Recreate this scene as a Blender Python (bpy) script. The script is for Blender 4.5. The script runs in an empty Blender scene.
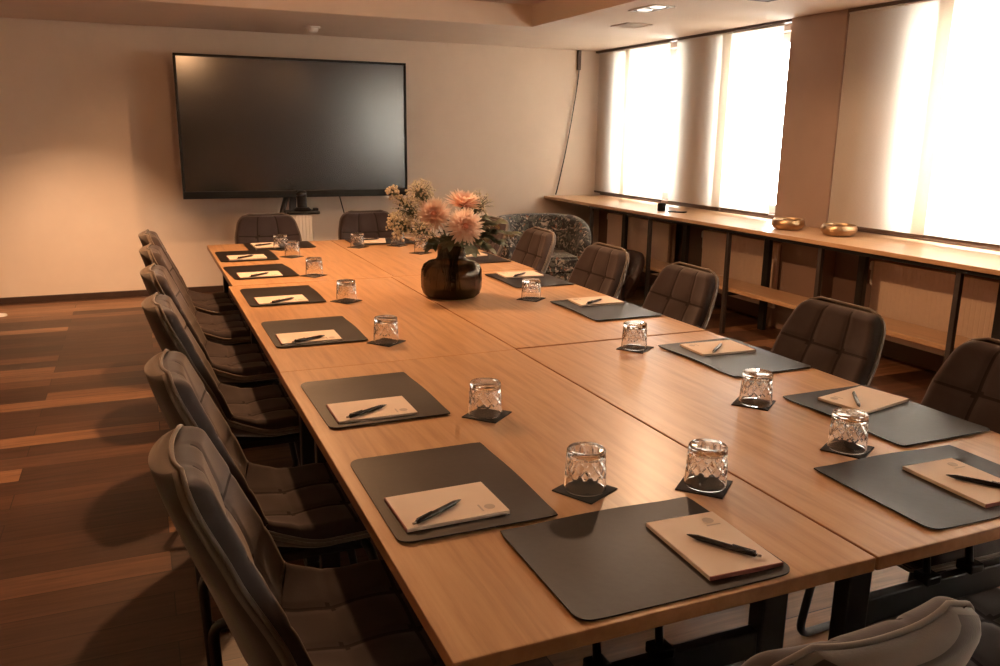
import bpy, bmesh, math, random
from mathutils import Vector, Matrix, Euler
PI = math.pi
random.seed(7)
SC = bpy.context.scene
COL = SC.collection

# ------------------------------------------------------------------ camera, world, lights, exposure
cam_d = bpy.data.cameras.new('camera'); cam = bpy.data.objects.new('camera', cam_d); COL.objects.link(cam)
def cam_axes(yaw, pitch, roll):
    cy, sy = math.cos(yaw), math.sin(yaw)
    f = Vector((sy*math.cos(pitch), cy*math.cos(pitch), -math.sin(pitch)))
    r = Vector((cy, -sy, 0.)); u = r.cross(f); c, s = math.cos(roll), math.sin(roll)
    return c*r+s*u, -s*r+c*u, f
R_, U_, F_ = cam_axes(math.radians(23.408), math.radians(13.547), math.radians(0.723))
mat = Matrix(((R_.x, U_.x, -F_.x, 0), (R_.y, U_.y, -F_.y, 0), (R_.z, U_.z, -F_.z, 1.476), (0, 0, 0, 1)))
cam.matrix_world = mat
cam_d.sensor_width = 36.0; cam_d.lens = 829.5*36/1000; cam_d.clip_start = 0.05; cam_d.clip_end = 100
SC.camera = cam
SC.view_settings.view_transform = 'Standard'; SC.view_settings.look = 'None'
SC.view_settings.gamma = 1.0; SC.view_settings.use_curve_mapping = False
SC.view_settings.exposure = 0.0

W = bpy.data.worlds.new('overcast_sky'); SC.world = W; W.use_nodes = True
bg = W.node_tree.nodes['Background']; bg.inputs[0].default_value = (1.0, 0.98, 0.95, 1); bg.inputs[1].default_value = 27.0

def spot(name, loc, target, power, angle, blend, color, radius=0.03):
    d = bpy.data.lights.new(name, 'SPOT'); o = bpy.data.objects.new(name, d); COL.objects.link(o)
    d.energy = power; d.spot_size = math.radians(angle); d.spot_blend = blend; d.color = color; d.shadow_soft_size = radius
    o.location = loc; o.rotation_euler = (Vector(target)-Vector(loc)).to_track_quat('-Z', 'Y').to_euler()
    return o
WARM = (1.0, 0.53, 0.25)
spot('pendant_spot', (0.45, 4.38, 2.42), (0.60, 2.8, 0.0), 165, 162, 0.3, WARM, 0.035)
spot('window_side_downlight', (2.75, 4.0, 2.30), (2.75, 3.9, 0.0), 75, 165, 0.3, (1.0, 0.62, 0.36), 0.05)  # added warm fill for the radiators and the window half of the table
d = bpy.data.lights.new('pendant_bulb', 'POINT'); o = bpy.data.objects.new('pendant_bulb', d); COL.objects.link(o)
d.energy = 30; d.color = WARM; d.shadow_soft_size = 0.02; o.location = (0.60, 4.38, 2.37)
spot('far_table_downlight', (1.2, 5.7, 2.46), (0.95, 5.25, 0.75), 48, 34, 1.0, WARM, 0.03)
spot('display_downlight', (1.70, 6.02, 2.42), (0.55, 8.0, 0.0), 100, 77, 0.7, WARM, 0.025)
spot('wall_washer', (-0.60, 5.7, 2.46), (-0.50, 7.95, 0.0), 400, 48, 1.0, (1.0, 0.6, 0.33), 0.04)

# ------------------------------------------------------------------ materials
def lin(c):
    return tuple(((v/12.92) if v <= 0.04045 else ((v+0.055)/1.055)**2.4) for v in c)
def new_mat(name):
    m = bpy.data.materials.new(name); m.use_nodes = True
    nt = m.node_tree; return m, nt, nt.nodes['Principled BSDF']
def inp(b, **k):
    for n, v in k.items():
        n = n.replace('_', ' ')
        if n in b.inputs: b.inputs[n].default_value = v
def nd(nt, t, **k):
    n = nt.nodes.new(t)
    for a, v in k.items():
        if a.startswith('i_'):
            n.inputs[a[2:].replace('_', ' ')].default_value = v
        else: setattr(n, a, v)
    return n
def ramp(nt, stops):
    r = nt.nodes.new('ShaderNodeValToRGB'); e = r.color_ramp.elements
    e[0].position, e[0].color = stops[0][0], (*stops[0][1], 1)
    e[1].position, e[1].color = stops[-1][0], (*stops[-1][1], 1)
    for p, c in stops[1:-1]:
        x = e.new(p); x.color = (*c, 1)
    return r
def plain(name, c, rough=0.5, metal=0.0, var=0.08, scale=30, bump=0.0, **k):
    m, nt, b = new_mat(name)
    tc = nd(nt, 'ShaderNodeTexCoord'); no = nd(nt, 'ShaderNodeTexNoise', i_Scale=scale, i_Detail=4.0)
    nt.links.new(tc.outputs['Object'], no.inputs['Vector'])
    r = ramp(nt, [(0.3, tuple(v*(1-var) for v in c)), (0.7, tuple(min(1, v*(1+var)) for v in c))])
    nt.links.new(no.outputs['Fac'], r.inputs['Fac']); nt.links.new(r.outputs['Color'], b.inputs['Base Color'])
    b.inputs['Roughness'].default_value = rough; b.inputs['Metallic'].default_value = metal
    inp(b, **k)
    if bump:
        bp = nd(nt, 'ShaderNodeBump', i_Strength=bump, i_Distance=0.002)
        nt.links.new(no.outputs['Fac'], bp.inputs['Height']); nt.links.new(bp.outputs['Normal'], b.inputs['Normal'])
    return m
def wood(name, stops, stretch=(14, 0.9, 14), rough=0.35, scale=3.0, spec=0.5, tint=0.12):
    m, nt, b = new_mat(name)
    tc = nd(nt, 'ShaderNodeTexCoord'); mp = nd(nt, 'ShaderNodeMapping'); mp.inputs['Scale'].default_value = stretch
    oi = nd(nt, 'ShaderNodeObjectInfo')
    ad = nd(nt, 'ShaderNodeVectorMath', operation='ADD'); 
    sc = nd(nt, 'ShaderNodeMath', operation='MULTIPLY'); sc.inputs[1].default_value = 17.0
    nt.links.new(oi.outputs['Random'], sc.inputs[0])
    nt.links.new(tc.outputs['Object'], ad.inputs[0]); nt.links.new(sc.outputs[0], ad.inputs[1]); nt.links.new(ad.outputs[0], mp.inputs['Vector'])
    n1 = nd(nt, 'ShaderNodeTexNoise', i_Scale=scale, i_Detail=6.0, i_Roughness=0.6, i_Distortion=0.4)
    nt.links.new(mp.outputs[0], n1.inputs['Vector'])
    r = ramp(nt, stops); nt.links.new(n1.outputs['Fac'], r.inputs['Fac'])
    nt.links.new(r.outputs['Color'], b.inputs['Base Color'])
    b.inputs['Roughness'].default_value = rough; inp(b, Specular_IOR_Level=spec)
    bp = nd(nt, 'ShaderNodeBump', i_Strength=0.05, i_Distance=0.001)
    nt.links.new(n1.outputs['Fac'], bp.inputs['Height']); nt.links.new(bp.outputs['Normal'], b.inputs['Normal'])
    return m

M = {}
M['oak'] = wood('oak_veneer', [(0.25, (0.36, 0.19, 0.085)), (0.5, (0.50, 0.285, 0.135)), (0.75, (0.58, 0.35, 0.18))], rough=0.34)
M['oak_edge'] = wood('oak_edge_band', [(0.25, (0.30, 0.13, 0.055)), (0.75, (0.42, 0.2, 0.09))], rough=0.4)
M['bench_oak'] = wood('bench_oak', [(0.25, (0.38, 0.21, 0.11)), (0.5, (0.5, 0.3, 0.16)), (0.75, (0.56, 0.35, 0.2))], rough=0.3)
M['block'] = wood('raw_batten', [(0.3, (0.25, 0.14, 0.08)), (0.7, (0.36, 0.22, 0.13))], rough=0.6)
M['steel'] = plain('black_powder_steel', (0.012, 0.012, 0.014), 0.42, 0.0, 0.1, 80)
M['brown_steel'] = plain('brown_grey_steel', (0.045, 0.034, 0.03), 0.5, 0.0, 0.1, 80)
M['chrome'] = plain('chrome', (0.6, 0.6, 0.6), 0.2, 1.0, 0.03)
M['leather'] = plain('brown_black_leather', (0.014, 0.010, 0.009), 0.47, 0, 0.12, 60, 0.12, Specular_IOR_Level=0.28)
M['felt'] = plain('black_felt', (0.016, 0.014, 0.014), 0.85, 0, 0.3, 200, 0.2)
M['paper'] = plain('cream_paper', (0.78, 0.66, 0.55), 0.7, 0, 0.02, 20)
M['red_edge'] = plain('dusty_pink_binding', (0.35, 0.12, 0.10), 0.6, 0, 0.05)
M['grey_print'] = plain('grey_print', (0.5, 0.42, 0.36), 0.7, 0, 0.02)
M['pen'] = plain('black_pen_plastic', (0.012, 0.010, 0.012), 0.25, 0, 0.05)
M['pen_metal'] = plain('pen_metal', (0.5, 0.48, 0.46), 0.25, 1.0, 0.03)
def fabric(name, c, c2, rough=0.9, sheen=0.5):
    m, nt, b = new_mat(name)
    tc = nd(nt, 'ShaderNodeTexCoord'); n = nd(nt, 'ShaderNodeTexNoise', i_Scale=9.0, i_Detail=5.0)
    n2 = nd(nt, 'ShaderNodeTexNoise', i_Scale=320.0, i_Detail=2.0)
    nt.links.new(tc.outputs['Object'], n.inputs['Vector']); nt.links.new(tc.outputs['Object'], n2.inputs['Vector'])
    r = ramp(nt, [(0.3, c), (0.7, c2)]); nt.links.new(n.outputs['Fac'], r.inputs['Fac'])
    nt.links.new(r.outputs['Color'], b.inputs['Base Color']); b.inputs['Roughness'].default_value = rough
    inp(b, Sheen_Weight=sheen, Sheen_Roughness=0.4, Sheen_Tint=(0.9, 0.8, 0.72, 1), Specular_IOR_Level=0.2)
    bp = nd(nt, 'ShaderNodeBump', i_Strength=0.15, i_Distance=0.0015)
    nt.links.new(n2.outputs['Fac'], bp.inputs['Height']); nt.links.new(bp.outputs['Normal'], b.inputs['Normal'])
    return m
M['velvet'] = fabric('taupe_velvet', (0.043, 0.032, 0.032), (0.056, 0.043, 0.043), 0.9, 0.42)
M['velvet_back'] = fabric('taupe_velvet_back', (0.05, 0.038, 0.033), (0.065, 0.05, 0.043))
M['seam'] = fabric('dark_seam_fabric', (0.022, 0.016, 0.016), (0.027, 0.02, 0.02), 0.95, 0.1)  # darker fabric band along each quilting seam
M['piping'] = fabric('taupe_piping_rim_light', (0.15, 0.12, 0.10), (0.18, 0.145, 0.12))  # light piping, tone raised to paint window rim light on the edges
M['dark_leather'] = plain('dark_maroon_leatherette', (0.035, 0.018, 0.015), 0.5, 0, 0.2, 25, 0.1)

def glassmat(name, c, rough=0.0, ior=1.45):
    m, nt, b = new_mat(name)
    nt.nodes.remove(b); g = nd(nt, 'ShaderNodeBsdfGlass'); g.inputs['Color'].default_value = (*c, 1)
    g.inputs['Roughness'].default_value = rough; g.inputs['IOR'].default_value = ior
    nt.links.new(g.outputs[0], nt.nodes['Material Output'].inputs['Surface'])
    return m
M['glass'] = glassmat('clear_tumbler_glass', (0.98, 0.98, 0.98))
M['smoke'] = glassmat('smoked_brown_glass', (0.47, 0.43, 0.38), 0.0, 1.45)
def windowglass():
    m, nt, b = new_mat('window_glass'); nt.nodes.remove(b)
    t = nd(nt, 'ShaderNodeBsdfTransparent'); t.inputs[0].default_value = (0.93, 0.95, 0.94, 1)
    g = nd(nt, 'ShaderNodeBsdfGlossy'); g.inputs['Roughness'].default_value = 0.02
    mx = nd(nt, 'ShaderNodeMixShader'); mx.inputs[0].default_value = 0.06
    nt.links.new(t.outputs[0], mx.inputs[1]); nt.links.new(g.outputs[0], mx.inputs[2])
    nt.links.new(mx.outputs[0], nt.nodes['Material Output'].inputs['Surface']); return m
M['pane'] = windowglass()
def sheer():
    m, nt, b = new_mat('white_sheer_panel'); nt.nodes.remove(b)
    tc = nd(nt, 'ShaderNodeTexCoord'); n = nd(nt, 'ShaderNodeTexNoise', i_Scale=60.0, i_Detail=3.0)
    mp = nd(nt, 'ShaderNodeMapping'); mp.inputs['Scale'].default_value = (1, 1, 8)
    nt.links.new(tc.outputs['Object'], mp.inputs[0]); nt.links.new(mp.outputs[0], n.inputs['Vector'])
    r = ramp(nt, [(0.3, (0.74, 0.66, 0.57)), (0.7, (0.80, 0.72, 0.63))]); nt.links.new(n.outputs['Fac'], r.inputs['Fac'])
    d = nd(nt, 'ShaderNodeBsdfDiffuse'); t = nd(nt, 'ShaderNodeBsdfTranslucent')
    nt.links.new(r.outputs[0], d.inputs[0]); nt.links.new(r.outputs[0], t.inputs[0])
    mx = nd(nt, 'ShaderNodeMixShader'); mx.inputs[0].default_value = 0.5
    nt.links.new(d.outputs[0], mx.inputs[1]); nt.links.new(t.outputs[0], mx.inputs[2])
    nt.links.new(mx.outputs[0], nt.nodes['Material Output'].inputs['Surface']); return m
M['sheer'] = sheer()
M['wall'] = plain('beige_wall_paint', (0.69, 0.575, 0.48), 0.85, 0, 0.02, 6)
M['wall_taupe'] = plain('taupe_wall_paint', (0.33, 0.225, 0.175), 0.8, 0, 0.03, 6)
M['wall_low_pier_shade'] = plain('dark_taupe_low_wall_pier_shade', (0.17, 0.105, 0.08), 0.8, 0, 0.03, 6)  # low wall paint, also used to darken the hidden piers
M['ceiling'] = plain('cream_ceiling_paint', (0.68, 0.56, 0.46), 0.9, 0, 0.02, 5)
M['white'] = plain('white_lacquer', (0.75, 0.72, 0.68), 0.4, 0, 0.02)
M['radiator'] = plain('cream_radiator_enamel', (0.84, 0.67, 0.54), 0.45, 0, 0.02)
M['dark_wood'] = plain('dark_stained_skirting', (0.045, 0.022, 0.014), 0.5, 0, 0.2, 12)
M['black_plastic'] = plain('black_plastic', (0.010, 0.010, 0.011), 0.4, 0, 0.05, Specular_IOR_Level=0.22)
M['track'] = plain('brown_curtain_track', (0.09, 0.055, 0.04), 0.5, 0, 0.05)
M['bronze'] = plain('polished_brass', (0.46, 0.31, 0.18), 0.36, 1.0, 0.06, 40)
M['red_felt'] = plain('wine_red_felt', (0.22, 0.03, 0.025), 0.9, 0, 0.1)
M['grey_plastic'] = plain('grey_plastic', (0.35, 0.33, 0.31), 0.5, 0, 0.05)
def screenmat():
    m, nt, b = new_mat('antiglare_screen')
    inp(b, Base_Color=(0.012, 0.010, 0.010, 1), Roughness=0.2, Specular_IOR_Level=1.0, IOR=1.6)
    tc = nd(nt, 'ShaderNodeTexCoord'); n = nd(nt, 'ShaderNodeTexNoise', i_Scale=900.0)
    nt.links.new(tc.outputs['Object'], n.inputs['Vector']); bp = nd(nt, 'ShaderNodeBump', i_Strength=0.02, i_Distance=0.0005)
    nt.links.new(n.outputs['Fac'], bp.inputs['Height']); nt.links.new(bp.outputs['Normal'], b.inputs['Normal'])
    return m
M['screen'] = screenmat()
def emit(name, c, s):
    m, nt, b = new_mat(name); inp(b, Base_Color=(*c, 1), Emission_Color=(*c, 1), Emission_Strength=s); return m
M['lamp'] = emit('lit_lamp_lens', (1.0, 0.93, 0.82), 1.6)

def floormat():
    m, nt, b = new_mat('dark_oak_planks')
    tc = nd(nt, 'ShaderNodeTexCoord')
    br = nd(nt, 'ShaderNodeTexBrick', offset=0.37, offset_frequency=2, squash=1.0)
    br.inputs['Scale'].default_value = 1.0; br.inputs['Mortar Size'].default_value = 0.0018
    br.inputs['Brick Width'].default_value = 1.55; br.inputs['Row Height'].default_value = 0.148
    br.inputs['Color1'].default_value = (0, 0, 0, 1); br.inputs['Color2'].default_value = (1, 1, 1, 1); br.inputs['Mortar'].default_value = (0.0, 0, 0, 1)
    br.inputs['Bias'].default_value = 0.0
    nt.links.new(tc.outputs['Object'], br.inputs['Vector'])
    mp = nd(nt, 'ShaderNodeMapping'); mp.inputs['Scale'].default_value = (1.1, 16, 1)
    # shift the grain by the plank's own value so it breaks at every joint
    sh = nd(nt, 'ShaderNodeVectorMath', operation='MULTIPLY_ADD'); sh.inputs[1].default_value = (9, 5, 0)
    nt.links.new(br.outputs['Color'], sh.inputs[0]); nt.links.new(tc.outputs['Object'], sh.inputs[2]); nt.links.new(sh.outputs[0], mp.inputs['Vector'])
    n = nd(nt, 'ShaderNodeTexNoise', i_Scale=2.2, i_Detail=7.0, i_Roughness=0.62, i_Distortion=0.9)
    nt.links.new(mp.outputs[0], n.inputs['Vector'])
    plank = ramp(nt, [(0.0, (0.060, 0.030, 0.018)), (0.4, (0.095, 0.046, 0.026)), (0.60, (0.15, 0.073, 0.04)), (0.78, (0.32, 0.165, 0.086)), (1.0, (0.36, 0.19, 0.1))])
    nt.links.new(br.outputs['Color'], plank.inputs['Fac'])
    gr = ramp(nt, [(0.25, (0.42, 0.40, 0.38)), (0.5, (0.85, 0.84, 0.83)), (0.75, (1.3, 1.28, 1.25))]); nt.links.new(n.outputs['Fac'], gr.inputs['Fac'])
    mul = nd(nt, 'ShaderNodeMix', data_type='RGBA', blend_type='MULTIPLY'); mul.inputs['Factor'].default_value = 1.0
    nt.links.new(plank.outputs[0], mul.inputs['A']); nt.links.new(gr.outputs[0], mul.inputs['B'])
    mor = nd(nt, 'ShaderNodeMix', data_type='RGBA'); mor.inputs['B'].default_value = (0.015, 0.008, 0.005, 1)
    nt.links.new(br.outputs['Fac'], mor.inputs['Factor']); nt.links.new(mul.outputs['Result'], mor.inputs['A'])
    nt.links.new(mor.outputs['Result'], b.inputs['Base Color'])
    inp(b, Roughness=0.42, Specular_IOR_Level=0.4)
    bp = nd(nt, 'ShaderNodeBump', i_Strength=0.12, i_Distance=0.002)
    nt.links.new(n.outputs['Fac'], bp.inputs['Height']); nt.links.new(bp.outputs['Normal'], b.inputs['Normal'])
    return m
M['floor'] = floormat()
def floral():
    m, nt, b = new_mat('floral_upholstery')
    tc = nd(nt, 'ShaderNodeTexCoord'); v = nd(nt, 'ShaderNodeTexVoronoi', i_Scale=55.0); n = nd(nt, 'ShaderNodeTexNoise', i_Scale=14.0, i_Detail=3.0)
    ad = nd(nt, 'ShaderNodeMix', data_type='RGBA'); ad.inputs['Factor'].default_value = 0.12
    nt.links.new(tc.outputs['Object'], n.inputs['Vector']); nt.links.new(tc.outputs['Object'], ad.inputs['A']); nt.links.new(n.outputs['Color'], ad.inputs['B'])
    nt.links.new(ad.outputs['Result'], v.inputs['Vector'])
    sp = nd(nt, 'ShaderNodeSeparateColor'); nt.links.new(v.outputs['Color'], sp.inputs[0])
    r = ramp(nt, [(0.0, (0.02, 0.018, 0.018)), (0.4, (0.03, 0.028, 0.025)), (0.45, (0.10, 0.095, 0.08)), (0.62, (0.055, 0.06, 0.05)), (0.80, (0.20, 0.18, 0.15)), (0.90, (0.34, 0.28, 0.23)), (0.97, (0.20, 0.09, 0.05)), (1.0, (0.02, 0.015, 0.015))])
    r.color_ramp.interpolation = 'CONSTANT'
    nt.links.new(sp.outputs[0], r.inputs['Fac']); nt.links.new(r.outputs[0], b.inputs['Base Color']); inp(b, Roughness=0.85, Sheen_Weight=0.2)
    return m
M['floral'] = floral()
def petalmat():
    m, nt, b = new_mat('peach_petal'); at = nd(nt, 'ShaderNodeAttribute', attribute_name='along')
    r = ramp(nt, [(0.0, (0.86, 0.36, 0.24)), (0.35, (0.90, 0.58, 0.44)), (0.75, (0.92, 0.76, 0.64)), (1.0, (0.92, 0.82, 0.72))])
    nt.links.new(at.outputs['Fac'], r.inputs['Fac']); nt.links.new(r.outputs[0], b.inputs['Base Color']); inp(b, Roughness=0.6)
    t = nd(nt, 'ShaderNodeBsdfTranslucent'); nt.links.new(r.outputs[0], t.inputs[0]); mx = nd(nt, 'ShaderNodeMixShader'); mx.inputs[0].default_value = 0.35
    nt.links.new(b.outputs[0], mx.inputs[1]); nt.links.new(t.outputs[0], mx.inputs[2]); nt.links.new(mx.outputs[0], nt.nodes['Material Output'].inputs['Surface']); return m
M['petal'] = petalmat()
M['blossom'] = plain('cream_blossom', (0.68, 0.58, 0.40), 0.7, 0, 0.12, 60)
M['stem'] = plain('green_stem', (0.07, 0.085, 0.035), 0.55, 0, 0.1, 40)
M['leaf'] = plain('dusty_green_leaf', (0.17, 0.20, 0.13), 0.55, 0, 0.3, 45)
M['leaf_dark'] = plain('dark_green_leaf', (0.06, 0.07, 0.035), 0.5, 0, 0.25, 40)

# ------------------------------------------------------------------ mesh helpers
def finish(name, bm, m, parent=None, smooth=False, recalc=True):
    if recalc: bmesh.ops.recalc_face_normals(bm, faces=bm.faces)
    me = bpy.data.meshes.new(name); bm.to_mesh(me); bm.free()
    ms = m if isinstance(m, (list, tuple)) else [m]
    for x in ms: me.materials.append(M[x])
    if smooth:
        for p in me.polygons: p.use_smooth = True
    o = bpy.data.objects.new(name, me); COL.objects.link(o)
    if parent: o.parent = parent
    return o
def autosmooth(o, deg=35):
    me = o.data; bm = bmesh.new(); bm.from_mesh(me)
    for e in bm.edges:
        e.smooth = not (len(e.link_faces) == 2 and e.calc_face_angle(0) > math.radians(deg))
    for f in bm.faces: f.smooth = True
    bm.to_mesh(me); bm.free(); return o
def box(bm, x0, x1, y0, y1, z0, z1, bev=0.0, mi=0, seg=2):
    b2 = bmesh.new(); bmesh.ops.create_cube(b2, size=1)
    for v in b2.verts:
        v.co = Vector(((x0+x1)/2+v.co.x*(x1-x0), (y0+y1)/2+v.co.y*(y1-y0), (z0+z1)/2+v.co.z*(z1-z0)))
    if bev: bmesh.ops.bevel(b2, geom=b2.edges[:]+b2.verts[:], offset=bev, segments=seg, affect='EDGES', profile=0.5)
    for f in b2.faces: f.material_index = mi
    t = bpy.data.meshes.new('t'); b2.to_mesh(t); b2.free(); bm.from_mesh(t); bpy.data.meshes.remove(t)
def fillet(pts, r, n=5):
    pts = [Vector(p) for p in pts]; out = [pts[0]]
    for i in range(1, len(pts)-1):
        a, b, c = pts[i-1], pts[i], pts[i+1]
        d1, d2 = (a-b), (c-b); rr = min(r, d1.length*0.49, d2.length*0.49)
        p, q = b+d1.normalized()*rr, b+d2.normalized()*rr
        for k in range(n+1):
            t = k/n; out.append(p*(1-t)**2+b*2*t*(1-t)+q*t*t)
    out.append(pts[-1]); return out
def tube(bm, pts, r, sides=10, closed=False, cap=True, mi=0):
    pts = [Vector(p) for p in pts]; n = len(pts)
    rs = r if isinstance(r, (list, tuple)) else [r]*n
    tang = []
    for i in range(n):
        a = pts[(i-1) % n] if (closed or i > 0) else pts[i]; b = pts[(i+1) % n] if (closed or i < n-1) else pts[i]
        tang.append((b-a).normalized())
    up = Vector((0, 0, 1)) if abs(tang[0].z) < 0.9 else Vector((1, 0, 0))
    nrm = (up-tang[0]*up.dot(tang[0])).normalized(); rings = []
    for i in range(n):
        nrm = (nrm-tang[i]*nrm.dot(tang[i])).normalized(); bn = tang[i].cross(nrm)
        rings.append([bm.verts.new(pts[i]+(nrm*math.cos(2*PI*k/sides)+bn*math.sin(2*PI*k/sides))*rs[i]) for k in range(sides)])
    m = n if closed else n-1
    for i in range(m):
        A, B = rings[i], rings[(i+1) % n]
        for k in range(sides):
            f = bm.faces.new((A[k], A[(k+1) % sides], B[(k+1) % sides], B[k])); f.smooth = True; f.material_index = mi
    if cap and not closed:
        bm.faces.new(rings[0][::-1]).material_index = mi; bm.faces.new(rings[-1]).material_index = mi
def lathe(bm, prof, n=32, rad=None, cen=(0, 0), closed=False, mi=0):
    rings = []
    for (r, z) in prof:
        if r < 1e-6: rings.append([bm.verts.new((cen[0], cen[1], z))]); continue
        rings.append([bm.verts.new((cen[0]+(r+(rad(r, z, 2*PI*k/n) if rad else 0))*math.cos(2*PI*k/n), cen[1]+(r+(rad(r, z, 2*PI*k/n) if rad else 0))*math.sin(2*PI*k/n), z)) for k in range(n)])
    m = len(rings) if closed else len(rings)-1
    for i in range(m):
        A, B = rings[i], rings[(i+1) % len(rings)]
        for k in range(n):
            a0, a1 = A[k % len(A)], A[(k+1) % len(A)]; b0, b1 = B[k % len(B)], B[(k+1) % len(B)]
            vs = []
            for v in (a0, a1, b1, b0):
                if v not in vs: vs.append(v)
            if len(vs) > 2:
                f = bm.faces.new(vs); f.material_index = mi
def roundrect(w, h, r, n=6):
    out = []
    for cx, cy, a0 in ((w/2-r, h/2-r, 0), (-w/2+r, h/2-r, 90), (-w/2+r, -h/2+r, 180), (w/2-r, -h/2+r, 270)):
        for k in range(n+1):
            a = math.radians(a0+90*k/n); out.append((cx+r*math.cos(a), cy+r*math.sin(a)))
    return out
def prism(bm, pts, z0, z1, zf=None, mi=0):
    a = [bm.verts.new((x, y, z0)) for x, y in pts]; b = [bm.verts.new((x, y, z1)) for x, y in pts]
    bm.faces.new(a[::-1]).material_index = mi; bm.faces.new(b).material_index = mi
    for i in range(len(pts)):
        j = (i+1) % len(pts); bm.faces.new((a[i], a[j], b[j], b[i])).material_index = mi

def tag(o, label, cat, group=None):
    o['label'] = label; o['category'] = cat
    if group: o['group'] = group
    return o
def thing(name, label, cat, loc=(0, 0, 0), rz=0.0, group=None):
    o = bpy.data.objects.new(name, None); COL.objects.link(o); o.empty_display_size = 0.1
    o.location = loc; o.rotation_euler = (0, 0, rz); return tag(o, label, cat, group)
def copy_tree(o, parent=None):
    c = o.copy(); COL.objects.link(c)
    if parent: c.parent = parent
    for ch in list(o.children): copy_tree(ch, c)
    return c
def place(proto, used, loc, rz, label):
    o = copy_tree(proto) if used else proto
    o.location = loc; o.rotation_euler = (0, 0, rz); o['label'] = label; return o
def struct(name, bm, m, parent=None, **k):
    o = finish(name, bm, m, parent, **k)
    if not parent: o['kind'] = 'structure'
    return o

# ------------------------------------------------------------------ room shell
X0, X1, Y0, Y1 = -2.6, 4.68, -9.0, 8.08      # inner faces
ZS, ZT, ZC = 2.33, 2.50, 2.62                 # soffit, tray ceiling, roof of the slab
bm = bmesh.new(); box(bm, X0-0.2, X1+0.3, Y0-0.2, Y1+0.2, -0.1, 0.0); struct('floor', bm, 'floor')
bm = bmesh.new(); box(bm, X0-0.2, X1+0.3, Y1, Y1+0.2, 0, ZC); struct('wall_back', bm, 'wall')
bm = bmesh.new(); box(bm, X0-0.2, X0, Y0, Y1, 0, ZC); struct('wall_left', bm, 'wall')
bm = bmesh.new(); box(bm, X0-0.2, X1+0.3, Y0-0.2, Y0, 0, ZC); struct('wall_front', bm, 'wall')
TX0, TX1, TY0, TY1 = -1.6, 3.09, -1.0, 6.56
bm = bmesh.new()
for a in ((X0, TX0, Y0, Y1), (TX1, X1, Y0, Y1), (TX0, TX1, Y0, TY0), (TX0, TX1, TY1, Y1)): box(bm, a[0], a[1], a[2], a[3], ZS, ZC)
box(bm, TX0, TX1, TY0, TY1, ZT, ZC); struct('ceiling', bm, 'ceiling')
bm = bmesh.new(); box(bm, X0, X1, Y1-0.014, Y1, 0, 0.055, 0.003); struct('baseboard_back', bm, 'dark_wood')
# window wall: piers, sill strip, lintel
WIN = [(6.60, 7.70), (5.17, 5.97), (2.55, 4.02), (0.0, 2.0), (-2.9, -0.7)]
ZSILL, ZHEAD = 0.86, 2.27
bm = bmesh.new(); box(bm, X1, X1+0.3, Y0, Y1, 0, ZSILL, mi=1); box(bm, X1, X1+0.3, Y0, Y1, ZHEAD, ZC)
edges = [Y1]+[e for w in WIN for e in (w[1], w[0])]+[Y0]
for i in range(0, len(edges), 2): box(bm, X1, X1+0.3, edges[i+1], edges[i], ZSILL, ZHEAD, mi=1)  # pier colour darkened to put shade behind the curtains
struct('wall_right', bm, ['wall_taupe', 'wall_low_pier_shade'])
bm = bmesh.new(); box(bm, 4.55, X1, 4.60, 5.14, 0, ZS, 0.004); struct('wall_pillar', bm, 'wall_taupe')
for i, (a, b) in enumerate(WIN):
    bm = bmesh.new(); xa, xb = X1+0.12, X1+0.18
    for q in ((a, a+0.06, ZSILL, ZHEAD), (b-0.06, b, ZSILL, ZHEAD), (a+0.06, b-0.06, ZSILL, ZSILL+0.07), (a+0.06, b-0.06, ZHEAD-0.07, ZHEAD)):
        box(bm, xa, xb, q[0], q[1], q[2], q[3], 0.004)
    if b-a > 1.0: box(bm, xa, xb, (a+b)/2-0.04, (a+b)/2+0.04, ZSILL+0.07, ZHEAD-0.07, 0.004)
    w = struct('window_%d' % (i+1), bm, 'white')
    bm = bmesh.new(); box(bm, X1+0.147, X1+0.151, a+0.05, b-0.05, ZSILL+0.06, ZHEAD-0.06); finish('pane', bm, 'pane', w)
# curtain track under the soffit
bm = bmesh.new(); box(bm, 4.56, 4.62, 5.15, Y1, ZS-0.022, ZS, 0.003); box(bm, 4.545, 4.61, Y0, 4.595, ZS-0.022, ZS, 0.003); struct('trim_curtain_track', bm, 'track')

# sliding panel curtains
def panel(y0, y1, x, label, zb=0.866):
    t = thing('panel_curtain', label, 'curtain', (x, (y0+y1)/2, 0), 0, 'sheer white panel curtains along the window wall')
    h = (y1-y0)/2; bm = bmesh.new(); n = 24
    ph = random.random()*6; g = []
    for j in range(2):
        for i in range(n+1):
            y = -h+2*h*i/n; g.append(bm.verts.new((0.004*math.sin(i*0.55+ph)*(0.4 if j else 1), y, (zb+0.01) if j == 0 else ZS-0.02)))
    for i in range(n): bm.faces.new((g[i], g[i+1], g[n+2+i], g[n+1+i]))
    finish('fabric', bm, 'sheer', t, smooth=True)
    bm = bmesh.new(); box(bm, -0.007, 0.007, -h, h, zb-0.008, zb+0.012, 0.003); finish('bottom_bar', bm, 'track', t)
    bm = bmesh.new(); box(bm, -0.006, 0.006, -h, h, ZS-0.035, ZS-0.0225, 0.002); finish('carrier', bm, 'white', t)
panel(7.42, 8.06, 4.597, 'sheer white panel curtain hanging in the corner beside the back wall')
panel(6.74, 7.52, 4.580, 'sheer bright panel curtain second from the back wall, above the small black cup')
panel(5.86, 6.63, 4.580, 'sheer panel curtain with a shaded brown left half, third from the back wall')
panel(5.27, 5.96, 4.597, 'sheer bright panel curtain directly left of the brown wall pillar')
panel(3.78, 4.595, 4.565, 'sheer panel curtain directly right of the brown wall pillar, shaded at its left')
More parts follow.
